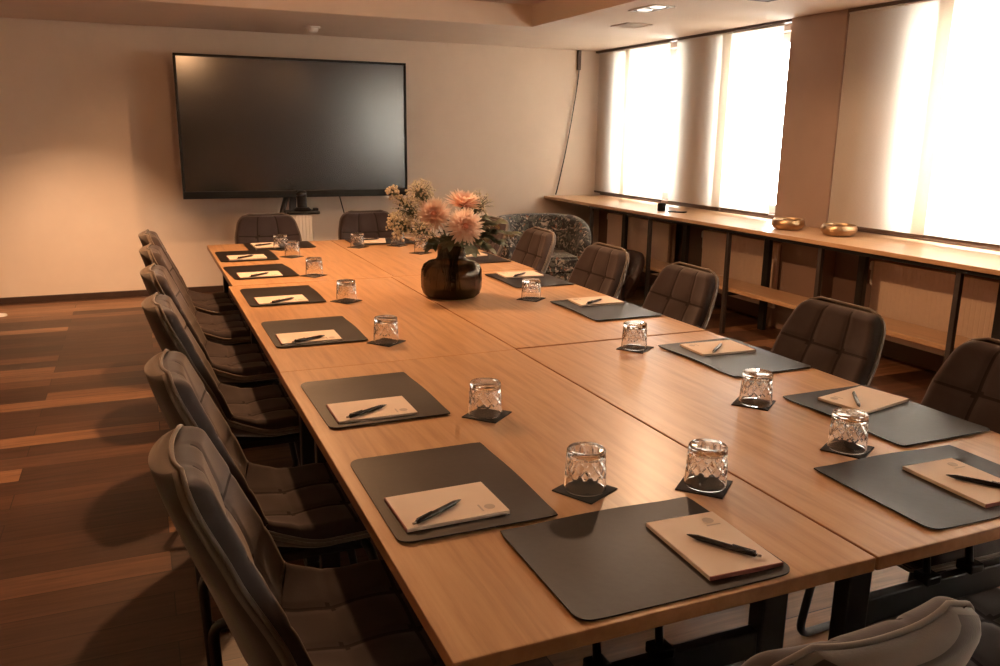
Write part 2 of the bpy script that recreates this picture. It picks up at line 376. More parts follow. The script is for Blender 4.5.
panel(2.95, 3.88, 4.585, 'sheer bright panel curtain cut by the right edge of the photo')
panel(2.10, 3.05, 4.565, 'sheer panel curtain outside the photo, just past its right edge')
panel(0.98, 2.12, 4.585, 'sheer panel curtain outside the photo, second past its right edge')
panel(-0.1, 1.05, 4.565, 'sheer panel curtain outside the photo, third past its right edge')
panel(-1.85, -0.5, 4.565, 'sheer panel curtain outside the photo, over the window behind the camera')
panel(-3.1, -1.75, 4.585, 'sheer panel curtain outside the photo, farthest behind the camera')

# ------------------------------------------------------------------ window bench, radiators
bench = thing('window_bench', 'long oak topped bench on black steel posts running under the windows', 'bench', (0, 0, 0))
bm = bmesh.new(); box(bm, 3.985, 4.675, 1.2, 4.595, 0.802, 0.83, 0.003); box(bm, 3.985, 4.545, 4.59, 5.15, 0.802, 0.83, 0.003); box(bm, 3.985, 4.675, 5.145, 8.07, 0.802, 0.83, 0.003); finish('bench_top', bm, 'bench_oak', bench)
bm = bmesh.new(); box(bm, 4.06, 4.36, 1.2, 6.95, 0.325, 0.355, 0.003); finish('lower_shelf', bm, 'bench_oak', bench)
bm = bmesh.new(); box(bm, 4.02, 4.045, 1.2, 7.15, 0.775, 0.802, 0.002); box(bm, 4.40, 4.425, 1.2, 7.15, 0.775, 0.802, 0.002); finish('rail', bm, 'steel', bench)
for y in (7.1, 6.08, 5.02, 4.09, 3.08, 2.1, 1.3):
    bm = bmesh.new(); box(bm, 4.018, 4.046, y-0.016, y+0.016, 0, 0.775, 0.002); finish('post', bm, 'brown_steel', bench)
    bm = bmesh.new(); box(bm, 4.395, 4.43, y-0.03, y+0.03, 0, 0.775, 0.002); finish('post', bm, 'steel', bench)
    bm = bmesh.new(); box(bm, 4.046, 4.395, y-0.015, y+0.015, 0.297, 0.325, 0.002); finish('crossbar', bm, 'steel', bench)
def radiator(y0, y1, label):
    r = thing('radiator', label, 'radiator', (4.52, (y0+y1)/2, 0), 0, 'flat panel radiators under the window bench'); h = (y1-y0)/2
    bm = bmesh.new(); n = int((y1-y0)/0.033)
    pts = []
    for i in range(n):
        ya = -h+2*h*i/n; d = 2*h/n
        pts += [(0.0, ya), (0.0, ya+d*0.72), (0.0015, ya+d*0.8), (0.0015, ya+d*0.94)]
    pts.append((0.0, h)); pts += [(0.022, h), (0.022, -h)]
    prism(bm, pts, 0.16, 0.665); finish('front_panel', bm, 'radiator', r)
    bm = bmesh.new(); box(bm, 0.06, 0.082, -h, h, 0.16, 0.665, 0.003); finish('rear_panel', bm, 'radiator', r)
    bm = bmesh.new(); box(bm, -0.002, 0.084, -h-0.002, h+0.002, 0.665, 0.672, 0.002); finish('top_grille', bm, 'radiator', r)
    bm = bmesh.new(); lathe(bm, [(0, -0.0), (0.017, 0), (0.02, 0.01), (0.02, 0.05), (0.014, 0.06), (0, 0.06)], 16)
    o = finish('valve_knob', bm, 'white', r); o.location = (0.04, h+0.045, 0.60); autosmooth(o)
    bm = bmesh.new(); tube(bm, fillet([(0.04, h+0.045, 0.605), (0.04, h+0.045, 0.50), (0.04, h-0.02, 0.50)], 0.02), 0.009); finish('valve_pipe', bm, 'white', r)
    for s in (-0.6, 0.6):
        bm = bmesh.new(); box(bm, 0.022, 0.158, s*h-0.02, s*h+0.02, 0.62, 0.64); box(bm, 0.082, 0.158, s*h-0.02, s*h+0.02, 0.22, 0.24); finish('wall_bracket', bm, 'white', r)
    return r
radiator(6.50, 7.62, 'cream panel radiator under the bench, farthest from the camera')
radiator(5.03, 5.98, 'cream panel radiator under the bench beneath the two brass bowls')
radiator(3.12, 4.10, 'cream panel radiator under the bench, nearest the camera at the right edge')

# ------------------------------------------------------------------ ceiling and wall fittings
def downlight(x, y, label, lit):
    t = thing('ceiling_downlight', label, 'ceiling light', (x, y, ZS), 0, 'twin recessed downlights in the soffit'); a, b = 0.085, 0.16
    bm = bmesh.new()
    for q in ((-a, a, -b, -b+0.012), (-a, a, b-0.012, b), (-a, -a+0.012, -b, b), (a-0.012, a, -b, b), (-a, a, -0.006, 0.006)): box(bm, q[0], q[1], q[2], q[3], -0.008, -0.0005)
    finish('trim_ring', bm, 'white' if lit else 'track', t)
    bm = bmesh.new(); box(bm, -a+0.012, a-0.012, -b+0.012, b-0.012, -0.003, -0.0008); finish('reflector', bm, 'steel', t)
    for s in (-0.08, 0.08):
        bm = bmesh.new(); lathe(bm, [(0, -0.009), (0.03, -0.0085), (0.05, -0.006), (0.054, -0.003), (0, -0.003)], 24)
        for v in bm.verts: v.co.y += s
        finish('lamp', bm, 'lamp' if lit else 'grey_plastic', t, smooth=True)
downlight(3.36, 5.20, 'lit twin square downlight recessed in the soffit near the tray corner', True)
downlight(3.76, 4.42, 'unlit twin downlight in the soffit at the top edge above the second curtain pair', False)
t = thing('ceiling_vent', 'small square air grille in the soffit before the far window', 'vent', (3.73, 6.05, ZS))
bm = bmesh.new(); a = 0.12
for q in ((-a, a, -a, -a+0.015), (-a, a, a-0.015, a), (-a, -a+0.015, -a, a), (a-0.015, a, -a, a)): box(bm, q[0], q[1], q[2], q[3], -0.008, -0.0005)
finish('frame', bm, 'ceiling', t)
bm = bmesh.new(); box(bm, -a+0.015, a-0.015, -a+0.015, a-0.015, -0.002, -0.0006); finish('backing', bm, 'track', t)
bm = bmesh.new()
for k in range(5): box(bm, -a+0.015, a-0.015, -0.085+k*0.0425-0.007, -0.085+k*0.0425+0.007, -0.006, -0.0025)
finish('slats', bm, 'ceiling', t)
t = thing('smoke_detector', 'round white smoke detector on the soffit above the display', 'smoke detector', (1.46, 7.42, ZS))
bm = bmesh.new(); lathe(bm, [(0, -0.0005), (0.062, -0.0005), (0.062, -0.012), (0.058, -0.016), (0, -0.016)], 28); autosmooth(finish('base', bm, 'white', t))
bm = bmesh.new(); lathe(bm, [(0, -0.016), (0.045, -0.016), (0.045, -0.028), (0.034, -0.046), (0.012, -0.05), (0, -0.05)], 28); autosmooth(finish('sensor_head', bm, 'white', t))
cb = [(4.36, 8.06, 2.325), (4.352, 8.058, 2.08), (4.30, 8.055, 1.72), (4.226, 8.052, 1.31), (4.148, 8.055, 0.95), (4.122, 8.06, 0.84)]
def spline(p, n=8):
    p = [Vector(q) for q in p]; out = []
    for i in range(len(p)-1):
        a, b, c, d = p[max(i-1, 0)], p[i], p[i+1], p[min(i+2, len(p)-1)]
        for k in range(n):
            t = k/n; out.append(0.5*((2*b)+(c-a)*t+(2*a-5*b+4*c-d)*t*t+(3*b-a-3*c+d)*t**3))
    out.append(p[-1]); return out
t = thing('wall_cable', 'thin black cable hanging from ceiling to bench in the back corner', 'cable', (0, 0, 0))
bm = bmesh.new(); tube(bm, spline(cb), 0.006, 8); finish('wire', bm, 'black_plastic', t)
bm = bmesh.new(); box(bm, 4.335, 4.375, 8.05, 8.078, 2.13, 2.328, 0.004); finish('cable_clip', bm, 'track', t)
t = thing('floor_socket', 'small pale round fitting on the floor at the left edge before the back wall', 'floor fitting', (-1.10, 7.55, 0))
bm = bmesh.new(); lathe(bm, [(0.0, 0.0), (0.048, 0.0), (0.048, 0.008), (0.04, 0.016), (0.03, 0.015), (0.026, 0.006), (0, 0.006)], 24); autosmooth(finish('ring', bm, 'white', t))

# ------------------------------------------------------------------ presentation display on a stand
tv = thing('presentation_display', 'large black wide presentation display, switched off, before the back wall', 'display', (1.34, 7.63, 0))
hw, zb, zt = 0.995, 0.893, 2.086
bm = bmesh.new()
for q in ((-hw, hw, zt-0.022, zt), (-hw, hw, zb, zb+0.062), (-hw, -hw+0.022, zb+0.062, zt-0.022), (hw-0.022, hw, zb+0.062, zt-0.022)): box(bm, q[0], q[1], 0.0, 0.05, q[2], q[3], 0.004)
finish('bezel', bm, 'black_plastic', tv)
bm = bmesh.new(); box(bm, -hw+0.02, hw-0.02, 0.012, 0.04, zb+0.06, zt-0.02); finish('screen', bm, 'screen', tv)
bm = bmesh.new(); box(bm, -hw+0.05, hw-0.05, 0.045, 0.085, zb+0.06, zt-0.05, 0.01); finish('back_cover', bm, 'black_plastic', tv)
st = thing('display_stand', 'black steel floor stand carrying the presentation display', 'stand', (1.34, 7.63, 0))
for s in (-0.06,):
    bm = bmesh.new(); box(bm, s-0.03, s+0.03, 0.095, 0.15, 0.04, 1.7, 0.004); finish('column', bm, 'steel', st)
    bm = bmesh.new(); box(bm, -0.5, 0.5, -0.12, 0.36, 0.0, 0.04, 0.006); finish('foot', bm, 'steel', st)
bm = bmesh.new(); box(bm, -0.35, 0.35, 0.086, 0.095, 1.2, 1.6); finish('mount_plate', bm, 'steel', st)
bm = bmesh.new(); tube(bm, [(-0.10, 0.10, 0.95), (-0.28, -0.1, 0.48)], 0.024, 8); finish('strut', bm, 'steel', st)
# thin cables below the display
for i, (a, b, lb) in enumerate((((1.69, 7.66, 0.90), (1.78, 7.7, 0.55), 'thin dark cable below the display, left of the flowers'), ((2.30, 7.66, 0.90), (2.16, 7.7, 0.55), 'thin dark cable below the display, just behind the flowers'))):
    bm = bmesh.new(); a, b = Vector(a), Vector(b); tube(bm, spline([a, a.lerp(b, 0.5)+Vector((0.005, 0, -0.01)), b, b+Vector((0.0, 0.05, -0.54))]), 0.005, 6)
    tag(finish('display_cable', bm, 'black_plastic'), lb, 'cable', 'cables hanging from the display')
# white ribbed pedestal with a conference camera
px, py = 1.262, 7.34
pd = thing('ribbed_pedestal', 'pale ribbed pedestal cabinet in front of the display', 'pedestal', (px, py, 0))
bm = bmesh.new(); pts = []
n = 7
for i in range(n):
    xa = -0.10+0.2*i/n; d = 0.2/n
    pts += [(xa, -0.08), (xa+d*0.8, -0.08), (xa+d*0.85, -0.072), (xa+d*0.95, -0.072)]
pts += [(0.10, -0.08), (0.10, 0.08), (-0.10, 0.08)]
prism(bm, pts, 0.03, 0.775); finish('body', bm, 'white', pd)
bm = bmesh.new(); box(bm, -0.11, 0.11, -0.09, 0.09, 0.0, 0.03, 0.004); finish('plinth', bm, 'black_plastic', pd)
bm = bmesh.new(); box(bm, -0.115, 0.165, -0.095, 0.095, 0.775, 0.80, 0.006); box(bm, 0.12, 0.16, -0.06, 0.0, 0.80, 0.825, 0.006); finish('top_tray', bm, 'black_plastic', pd)
cm = thing('conference_camera', 'black round conference camera on the tray of the ribbed pedestal', 'camera', (px+0.03, py, 0.80))
bm = bmesh.new(); lathe(bm, [(0, 0), (0.072, 0), (0.075, 0.012), (0.055, 0.03), (0, 0.03)], 28); autosmooth(finish('base', bm, 'black_plastic', cm))
bm = bmesh.new(); lathe(bm, [(0, 0.03), (0.042, 0.03), (0.042, 0.15), (0.038, 0.165), (0.024, 0.175), (0, 0.177)], 28); autosmooth(finish('body', bm, 'black_plastic', cm))
bm = bmesh.new(); lathe(bm, [(0.0425, 0.125), (0.0445, 0.13), (0.0445, 0.15), (0.0425, 0.155)], 28); finish('lens_band', bm, 'pen', cm, smooth=True)

# ------------------------------------------------------------------ conference tables
def make_table(L=1.5605, Wd=0.80):
    t = thing('folding_conference_table', '', 'table', (0, 0, 0), 0, 'oak folding tables pushed together into one long board')
    bm = bmesh.new(); box(bm, -Wd/2, Wd/2, -L/2, L/2, 0.722, 0.75, 0.0025)
    bmesh.ops.recalc_face_normals(bm, faces=bm.faces)
    for f in bm.faces: f.material_index = 1 if abs(f.normal.z) < 0.5 else 0
    finish('tabletop', bm, ['oak', 'oak_edge'], t)
    for s in (-1, 1):
        ye = s*(L/2-0.14)
        for sx in (-1, 1):
            bm = bmesh.new(); x = sx*(Wd/2-0.105); box(bm, x-0.03, x+0.03, ye-0.02, ye+0.02, 0.02, 0.70, 0.004); finish('leg', bm, 'steel', t)
            bm = bmesh.new(); box(bm, x-0.035, x+0.035, ye-0.03, ye+0.03, 0.0, 0.02, 0.006); finish('foot', bm, 'steel', t)
            bm = bmesh.new(); xx = sx*(Wd/2-0.052); box(bm, xx-0.022, xx+0.022, ye-0.06, ye+0.06, 0.66, 0.7215, 0.003); finish('corner_block', bm, 'block', t)
        bm = bmesh.new(); box(bm, -Wd/2+0.135, Wd/2-0.135, ye-0.012, ye+0.012, 0.50, 0.56, 0.003); finish('crossbar', bm, 'steel', t)
        bm = bmesh.new(); box(bm, -Wd/2+0.06, Wd/2-0.06, ye-0.022, ye+0.022, 0.70, 0.7215, 0.003); finish('top_rail', bm, 'steel', t)
        for bx in (-0.08, 0.05):
            bm = bmesh.new(); tube(bm, fillet([(bx, ye-s*0.0, 0.565), (bx, ye-s*0.02, 0.685), (bx, ye-s*0.3, 0.71)], 0.05), 0.008, 8)
            br = finish('folding_brace', bm, 'steel', t)
            bm = bmesh.new(); box(bm, bx-0.02, bx+0.02, ye-0.02, ye+0.02, 0.556, 0.578, 0.004); finish('clamp', bm, 'black_plastic', br)
    return t
tab = make_table()
spots = [(0.753, 1.745, 'oak folding table nearest the camera on the aisle side'), (1.558, 1.745, 'oak folding table nearest the camera on the window side'),
         (0.755, 3.306, 'middle oak folding table on the aisle side'), (1.560, 3.319, 'middle oak folding table on the window side, under the flower vase'),
         (0.775, 4.872, 'far oak folding table on the aisle side, toward the display'), (1.578, 4.885, 'far oak folding table on the window side, toward the armchair')]
for i, (x, y, lb) in enumerate(spots): place(tab, i, (x, y, 0 if i != 3 else 0.0), 0, lb)

# ------------------------------------------------------------------ chairs
PROF = [(0.235, 0.425), (0.215, 0.452), (0.10, 0.455), (-0.05, 0.446), (-0.14, 0.452), (-0.192, 0.484), (-0.222, 0.56), (-0.262, 0.68), (-0.302, 0.79), (-0.338, 0.905)]
_ps = spline([(0, y, z) for y, z in PROF], 12)
_cum = [0]
for i in range(1, len(_ps)): _cum.append(_cum[-1]+(_ps[i]-_ps[i-1]).length)
LEN = _cum[-1]
def prof(u):
    s = max(0, min(1, u))*LEN
    for i in range(1, len(_cum)):
        if s <= _cum[i] or i == len(_cum)-1:
            k = (s-_cum[i-1])/(_cum[i]-_cum[i-1]); p = _ps[i-1].lerp(_ps[i], k); d = (_ps[i]-_ps[i-1]).normalized()
            return p, Vector((0, -d.z, d.y)) * -1 if False else Vector((0, d.z, -d.y))
def lerp_tab(tb, u):
    for i in range(1, len(tb)):
        if u <= tb[i][0]:
            k = (u-tb[i-1][0])/(tb[i][0]-tb[i-1][0]); k = k*k*(3-2*k); return tb[i-1][1]*(1-k)+tb[i][1]*k
    return tb[-1][1]
WID = [(0, 0.205), (0.2, 0.232), (0.42, 0.225), (0.6, 0.23), (0.78, 0.222), (1.0, 0.19)]
WING = [(0, 0.004), (0.25, 0.012), (0.45, 0.06), (0.6, 0.055), (0.8, 0.034), (1.0, 0.016)]
def halfw(u):
    w = lerp_tab(WID, u); s = u*LEN
    for d, r in ((s, 0.055), (LEN-s, 0.078)):
        if d < r: w -= r-math.sqrt(max(0, r*r-(r-d)**2))
    return w
def shell_pt(u, t, off=0.0):
    p, n = prof(u); w = halfw(u)
    # n points to the sitter's side
    c = lerp_tab(WING, u)*abs(t)**2.4
    return Vector((t*w, p.y, p.z))+n*(c+off)
def pad(bm, u0, u1, useams, tseams, thick, free, nu=64, nt=60):
    seam = {}
    def rnd(e, r): return 1.0 if e >= r else math.sqrt(max(0.0, 1-(1-e/r)**2))
    def f(i, j):
        a, t = i/nu, 0.99*math.sin(PI/2*(2*j/nt-1))
        a = math.sin(PI/2*a) if free else 1-math.sin(PI/2*(1-a))
        u = u0+(u1-u0)*a
        edge = rnd(max(0, (a if free == 0 else 1-a))*(u1-u0)*LEN, 0.035)*rnd((1-abs(t)/0.99)*halfw(u), 0.035)
        g, tuft = 0, 0
        for su in useams: g = max(g, 0.75*math.exp(-((a-su)*(u1-u0)*LEN/0.011)**2))
        for stt in tseams: g = max(g, math.exp(-((t-stt)*0.23/0.011)**2))
        for su in useams:
            for stt in tseams:
                dd = ((a-su)*(u1-u0)*LEN)**2+((t-stt)*0.23)**2; tuft = max(tuft, math.exp(-dd/0.0011))
        seam[(i, j)] = g*edge > 0.52
        return u, t, thick*edge-(0.0045*g+0.006*tuft)*edge
    top = [[bm.verts.new(shell_pt(*f(i, j))) for j in range(nt+1)] for i in range(nu+1)]
    for i in range(nu):
        for j in range(nt):
            f_ = bm.faces.new((top[i][j], top[i][j+1], top[i+1][j+1], top[i+1][j]))
            f_.smooth = True; f_.material_index = 1 if (seam[(i, j)] and seam[(i+1, j+1)]) else 0
def make_chair():
    t = thing('conference_chair', '', 'chair', (0, 0, 0), 0, 'quilted taupe chairs around the conference table')
    # rear and under shell
    bm = bmesh.new(); nu, nt = 46, 20
    A = [[bm.verts.new(shell_pt(i/nu, -1+2*j/nt, 0.0)) for j in range(nt+1)] for i in range(nu+1)]
    B = [[bm.verts.new(shell_pt(i/nu, (-1+2*j/nt)*0.985, -0.026*math.sqrt(max(0, 1-(-1+2*j/nt)**2))-0.012)) for j in range(nt+1)] for i in range(nu+1)]
    for i in range(nu):
        for j in range(nt):
            bm.faces.new((A[i][j], A[i][j+1], A[i+1][j+1], A[i+1][j])); bm.faces.new((B[i][j], B[i+1][j], B[i+1][j+1], B[i][j+1]))
    for i in range(nu):
        bm.faces.new((A[i][0], A[i+1][0], B[i+1][0], B[i][0])).material_index = 1; bm.faces.new((A[i][nt], B[i][nt], B[i+1][nt], A[i+1][nt])).material_index = 1  # shell edges take the lightened piping tone as painted rim light
    for j in range(nt):
        bm.faces.new((A[0][j], B[0][j], B[0][j+1], A[0][j+1])); bm.faces.new((A[nu][j], A[nu][j+1], B[nu][j+1], B[nu][j])).material_index = 1
    finish('shell', bm, ['velvet_back', 'piping'], t, smooth=True)
    US = 0.475
    bm = bmesh.new(); pad(bm, 0.012, US, (0.34, 0.68), (-0.33, 0.33), 0.040, 0); finish('seat', bm, ['velvet', 'seam'], t, recalc=False)
    bm = bmesh.new(); pad(bm, US, 0.988, (0.34, 0.66), (-0.33, 0.33), 0.046, 1); finish('backrest', bm, ['velvet', 'seam'], t, recalc=False)
    # piping round the rim
    rim = [shell_pt(i/60, -1, 0.004) for i in range(61)]+[shell_pt(1, -1+2*j/14, 0.004) for j in range(1, 14)]+[shell_pt(1-i/60, 1, 0.004) for i in range(61)]+[shell_pt(0, 1-2*j/14, 0.004) for j in range(1, 14)]
    cl = [rim[0]]
    for p in rim[1:]:
        if (p-cl[-1]).length > 0.004: cl.append(p)
    bm = bmesh.new(); tube(bm, cl, 0.0045, 6, closed=True); finish('piping', bm, 'piping', t)
    for s in (-1, 1):
        bm = bmesh.new()
        tube(bm, fillet([(s*0.10, 0.12, 0.405), (s*0.20, 0.14, 0.405), (s*0.215, 0.20, 0.013), (s*0.215, -0.27, 0.013), (s*0.20, -0.285, 0.425), (s*0.17, -0.12, 0.402)], 0.05), 0.0125, 10)
        finish('leg', bm, 'steel', t)
    bm = bmesh.new(); box(bm, -0.16, 0.16, -0.13, 0.15, 0.386, 0.414, 0.008); finish('seat_plate', bm, 'steel', t)
    return t
chair = make_chair(); used = 0
ordn = ['first', 'second', 'third', 'fourth', 'fifth', 'sixth']
LY = [1.53, 2.165, 3.02, 3.72, 4.42, 5.08]
for i, y in enumerate(LY):
    place(chair, used, (0.35, y, 0), -PI/2+random.uniform(-0.03, 0.03), 'quilted taupe chair on the aisle side of the table, %s from the camera' % ordn[i]); used = 1
RY = [1.47, 2.14, 3.02, 3.74, 4.56, 5.25]
for i, y in enumerate(RY):
    place(chair, 1, (1.925, y, 0), PI/2+random.uniform(-0.03, 0.03), 'quilted taupe chair on the window side of the table, %s from the camera' % ordn[i])
place(chair, 1, (0.80, 5.66, 0), PI, 'quilted taupe chair at the far table end, left, before the pedestal')
place(chair, 1, (1.52, 5.70, 0), PI, 'quilted taupe chair at the far table end, right, behind the flower vase')
place(chair, 1, (0.765, 0.945, 0), 0.03, 'quilted taupe chair at the near table end, only its back corner in view')
place(chair, 1, (1.50, 0.93, 0), -0.05, 'quilted taupe chair at the near table end, its seat under the right table edge')

# ------------------------------------------------------------------ place settings
TZ = 0.75
def make_pad():
    w, h, r = 0.418, 0.32, 0.026; n = 20
    bm = bmesh.new(); pts = roundrect(w, h, r, 5)
    # grid-filled sheet so that the far edge can curl
    def zz(x, y): return 0.0008+0.006*max(0, (y-0.06)/(h/2-0.06))**2*(0.5+0.5*math.cos(x*13))+0.003*max(0, (abs(x)-0.14)/(w/2-0.14))**2
    def clampxy(x, y):
        cx, cy = w/2-r, h/2-r
        if abs(x) > cx and abs(y) > cy:
            dx, dy = abs(x)-cx, abs(y)-cy; m = max(dx, dy); l = math.hypot(dx, dy); l = m+(l-m)*(1.0 if y < 0 else 0.25)
            if l > 0: k = m/l; x = math.copysign(cx+dx*k, x); y = math.copysign(cy+dy*k, y)
        return x, y
    xs = [-w/2+r*k/4 for k in range(4)]+[-w/2+r+(w-2*r)*k/16 for k in range(17)]+[w/2-r+r*k/4 for k in range(1, 5)]
    ys = [-h/2+r*k/4 for k in range(4)]+[-h/2+r+(h-2*r)*k/14 for k in range(15)]+[h/2-r+r*k/4 for k in range(1, 5)]
    T, B = [], []
    for x in xs:
        ra, rb = [], []
        for y in ys:
            a, b = clampxy(x, y); z = zz(a, b); ra.append(bm.verts.new((a, b, z+0.0028))); rb.append(bm.verts.new((a, b, z)))
        T.append(ra); B.append(rb)
    nx, ny = len(xs)-1, len(ys)-1
    for i in range(nx):
        for j in range(ny):
            bm.faces.new((T[i][j], T[i+1][j], T[i+1][j+1], T[i][j+1])); bm.faces.new((B[i][j], B[i][j+1], B[i+1][j+1], B[i+1][j]))
    for i in range(nx): bm.faces.new((T[i][0], B[i][0], B[i+1][0], T[i+1][0])); bm.faces.new((T[i][ny], T[i+1][ny], B[i+1][ny], B[i][ny]))
    for j in range(ny): bm.faces.new((T[0][j], T[0][j+1], B[0][j+1], B[0][j])); bm.faces.new((T[nx][j], B[nx][j], B[nx][j+1], T[nx][j+1]))
    return autosmooth(tag(finish('desk_pad', bm, 'leather'), '', 'desk pad', 'dark leather desk pads on the table'), 40)
def make_notepad():
    t = thing('notepad', '', 'notepad', (0, 0, 0), 0, 'cream notepads on the desk pads'); w, h = 0.148, 0.21
    bm = bmesh.new(); box(bm, -w/2, w/2, -h/2+0.0015, h/2, 0.0012, 0.0075, 0.0006); finish('page_block', bm, 'paper', t)
    bm = bmesh.new(); box(bm, -w/2, w/2, -h/2, h/2, 0.0, 0.0012); finish('backing_card', bm, 'paper', t)
    bm = bmesh.new(); box(bm, -w/2, w/2, -h/2-0.0006, -h/2+0.0014, 0.0, 0.0076); finish('binding_strip', bm, 'red_edge', t)
    bm = bmesh.new()
    prism(bm, [(0.043+0.011*math.cos(a*PI/10), 0.075+0.011*math.sin(a*PI/10)) for a in range(20)], 0.0075, 0.0077)
    box(bm, 0.028, 0.058, 0.054, 0.058, 0.0075, 0.0077); finish('printed_mark', bm, 'grey_print', t)
    return t
def make_pen():
    t = thing('pen', '', 'pen', (0, 0, 0), 0, 'ballpoint pens on the notepads')
    def along(prof, name, m):
        bm = bmesh.new(); lathe(bm, prof, 12)
        for v in bm.verts: v.co = Vector((v.co.z, v.co.x, v.co.y+0.0052))
        return finish(name, bm, m, t, smooth=True)
    along([(0, -0.058), (0.0046, -0.056), (0.0052, -0.02), (0.005, 0.05), (0.0048, 0.052), (0, 0.052)], 'barrel', 'pen')
    along([(0.0048, 0.052), (0.0022, 0.066), (0.0008, 0.071), (0, 0.072)], 'tip', 'pen')
    along([(0, -0.066), (0.0026, -0.066), (0.003, -0.058), (0, -0.057)], 'push_button', 'pen_metal')
    bm = bmesh.new(); box(bm, -0.056, -0.014, -0.0016, 0.0016, 0.0112, 0.0124, 0.0005); box(bm, -0.056, -0.052, -0.0016, 0.0016, 0.009, 0.0118); finish('clip', bm, 'pen', t)
    return t
def make_glass():
    def cut(r, z, a):
        k = max(0, min(1, (z-0.030)/0.006))*max(0, min(1, (0.078-z)/0.004))
        s1 = abs(math.sin(a*6+z*110)); s2 = abs(math.sin(a*6-z*110))
        return -0.0030*k*max(1-s1/0.5, 1-s2/0.5, 0) if r > 0.0395 else 0
    bm = bmesh.new(); n = 120
    outer = [(0.0435, 0.0005), (0.0448, 0.002)]+[(0.0448-0.0038*k/26, 0.003+0.079*k/26) for k in range(27)]+[(0.0405, 0.086), (0.0385, 0.0885), (0.034, 0.0895), (0, 0.0895)]
    inner = [(0.0422, 0.0005), (0.0405, 0.02), (0.0385, 0.06), (0.0365, 0.072), (0.030, 0.0755), (0, 0.0765)]
    lathe(bm, outer[::-1]+inner, n, cut)
    return tag(autosmooth(finish('glass_tumbler', bm, 'glass'), 14), '', 'glass', 'upturned cut glass tumblers')
def make_coaster():
    bm = bmesh.new(); box(bm, -0.05, 0.05, -0.05, 0.05, 0.0, 0.003, 0.0008, seg=1); return tag(finish('coaster', bm, 'felt'), '', 'coaster', 'square black felt coasters')
P_pad, P_note, P_pen, P_glass, P_coast = make_pad(), make_notepad(), make_pen(), make_glass(), make_coaster()
# seat: (where, pad x, y, rz, notepad x, y, rz, pen x, y, angle)
H = PI/2
def D(a): return math.radians(a)
seats = [
 ('at the near table end, left of the seam', 0.772, 1.137, D(-0.6), 0.902, 1.107, D(-2.8), (0.908, 1.078, D(122))),
 ('on the aisle side, first from the camera', 0.542, 1.526, -H+D(-0.4), 0.509, 1.433, -H+D(0.5), (0.477, 1.396, D(29))),
 ('on the aisle side, second from the camera', 0.549, 2.165, -H+D(0.5), 0.522, 2.059, -H+D(-0.4), (0.499, 2.024, D(27))),
 ('on the aisle side, third from the camera', 0.550, 3.022, -H, 0.516, 2.915, -H+D(-0.7), (0.504, 2.856, D(25))),
 ('on the aisle side, fourth from the camera', 0.553, 3.755, -H, 0.532, 3.637, -H+D(0.5), (0.528, 3.579, D(35))),
 ('on the aisle side, fifth from the camera', 0.553, 4.461, -H+D(3), 0.532, 4.333, -H+D(0.5), (0.524, 4.285, D(40))),
 ('on the aisle side, sixth from the camera', 0.552, 5.061, -H, 0.545, 4.976, -H+D(0.3), (0.532, 4.935, D(42))),
 ('at the far table end, left, before the display', 0.805, 5.470, PI, 0.715, 5.475, PI+D(2), (0.70, 5.44, D(30))),
 ('at the far table end, right, behind the vase', 1.475, 5.470, PI, 1.440, 5.490, PI+D(-14), (1.41, 5.50, D(10))),
 ('at the near table end, right of the seam', 1.540, 1.150, D(-1.5), 1.594, 1.130, D(-2.0), (1.60, 1.098, D(124))),
 ('on the window side, first from the camera', 1.798, 1.546, H+D(0.1), 1.834, 1.645, H+D(11.3), (1.792, 1.632, D(-129))),
 ('on the window side, second from the camera', 1.797, 2.173, H+D(0.3), 1.810, 2.271, H+D(-3.3), (1.787, 2.242, D(40))),
 ('on the window side, third from the camera', 1.790, 3.010, H, 1.821, 3.148, H+D(-1.9), (1.79, 3.103, D(30))),
 ('on the window side, fourth from the camera', 1.790, 3.775, H, 1.800, 3.905, H+D(-3), (1.775, 3.854, D(38))),
 ('on the window side, fifth from the camera', 1.800, 4.560, H, 1.800, 4.68, H+D(2), (1.79, 4.64, D(35))),
 ('on the window side, sixth from the camera', 1.800, 5.200, H, 1.78, 5.24, H+D(4), (1.77, 5.22, D(35)))]
for i, (wh, x, y, rz, nx, ny, nr, pn) in enumerate(seats):
    place(P_pad, i, (x, y, TZ), rz, 'dark leather desk pad %s' % wh)
    place(P_note, i, (nx, ny, TZ+0.0037), nr, 'cream notepad %s' % wh)
    place(P_pen, i, (pn[0], pn[1], TZ+0.0037+0.0077), pn[2], 'pen lying on the notepad %s' % wh)
glasses = [
 (0.811, 1.414, 27, 'nearest the camera on the aisle half of the table'), (1.061, 1.337, 40, 'at the near end beside the table seam'),
 (0.795, 1.929, 41, 'in the aisle row, second from the camera'), (0.762, 2.775, 38, 'in the aisle row, third from the camera'),
 (0.800, 3.549, 35, 'in the aisle row, fourth from the camera'), (0.798, 4.263, 40, 'in the aisle row, fifth from the camera'),
 (0.804, 4.958, 35, 'in the aisle row, sixth from the camera'), (0.789, 5.300, 42, 'at the far end before the left far chair'),
 (1.509, 1.385, 30, 'nearest the camera on the window half of the table'), (1.535, 1.744, 37, 'in the window row, second from the camera'),
 (1.546, 2.391, 35, 'in the window row, third from the camera'), (1.586, 3.316, 40, 'in the window row, just right of the vase'),
 (1.265, 5.250, 37, 'at the far end before the right far chair, left one'), (1.532, 5.240, 40, 'at the far end beside the vase, right one'),
 (1.572, 4.870, 30, 'in the window row, right behind the vase')]
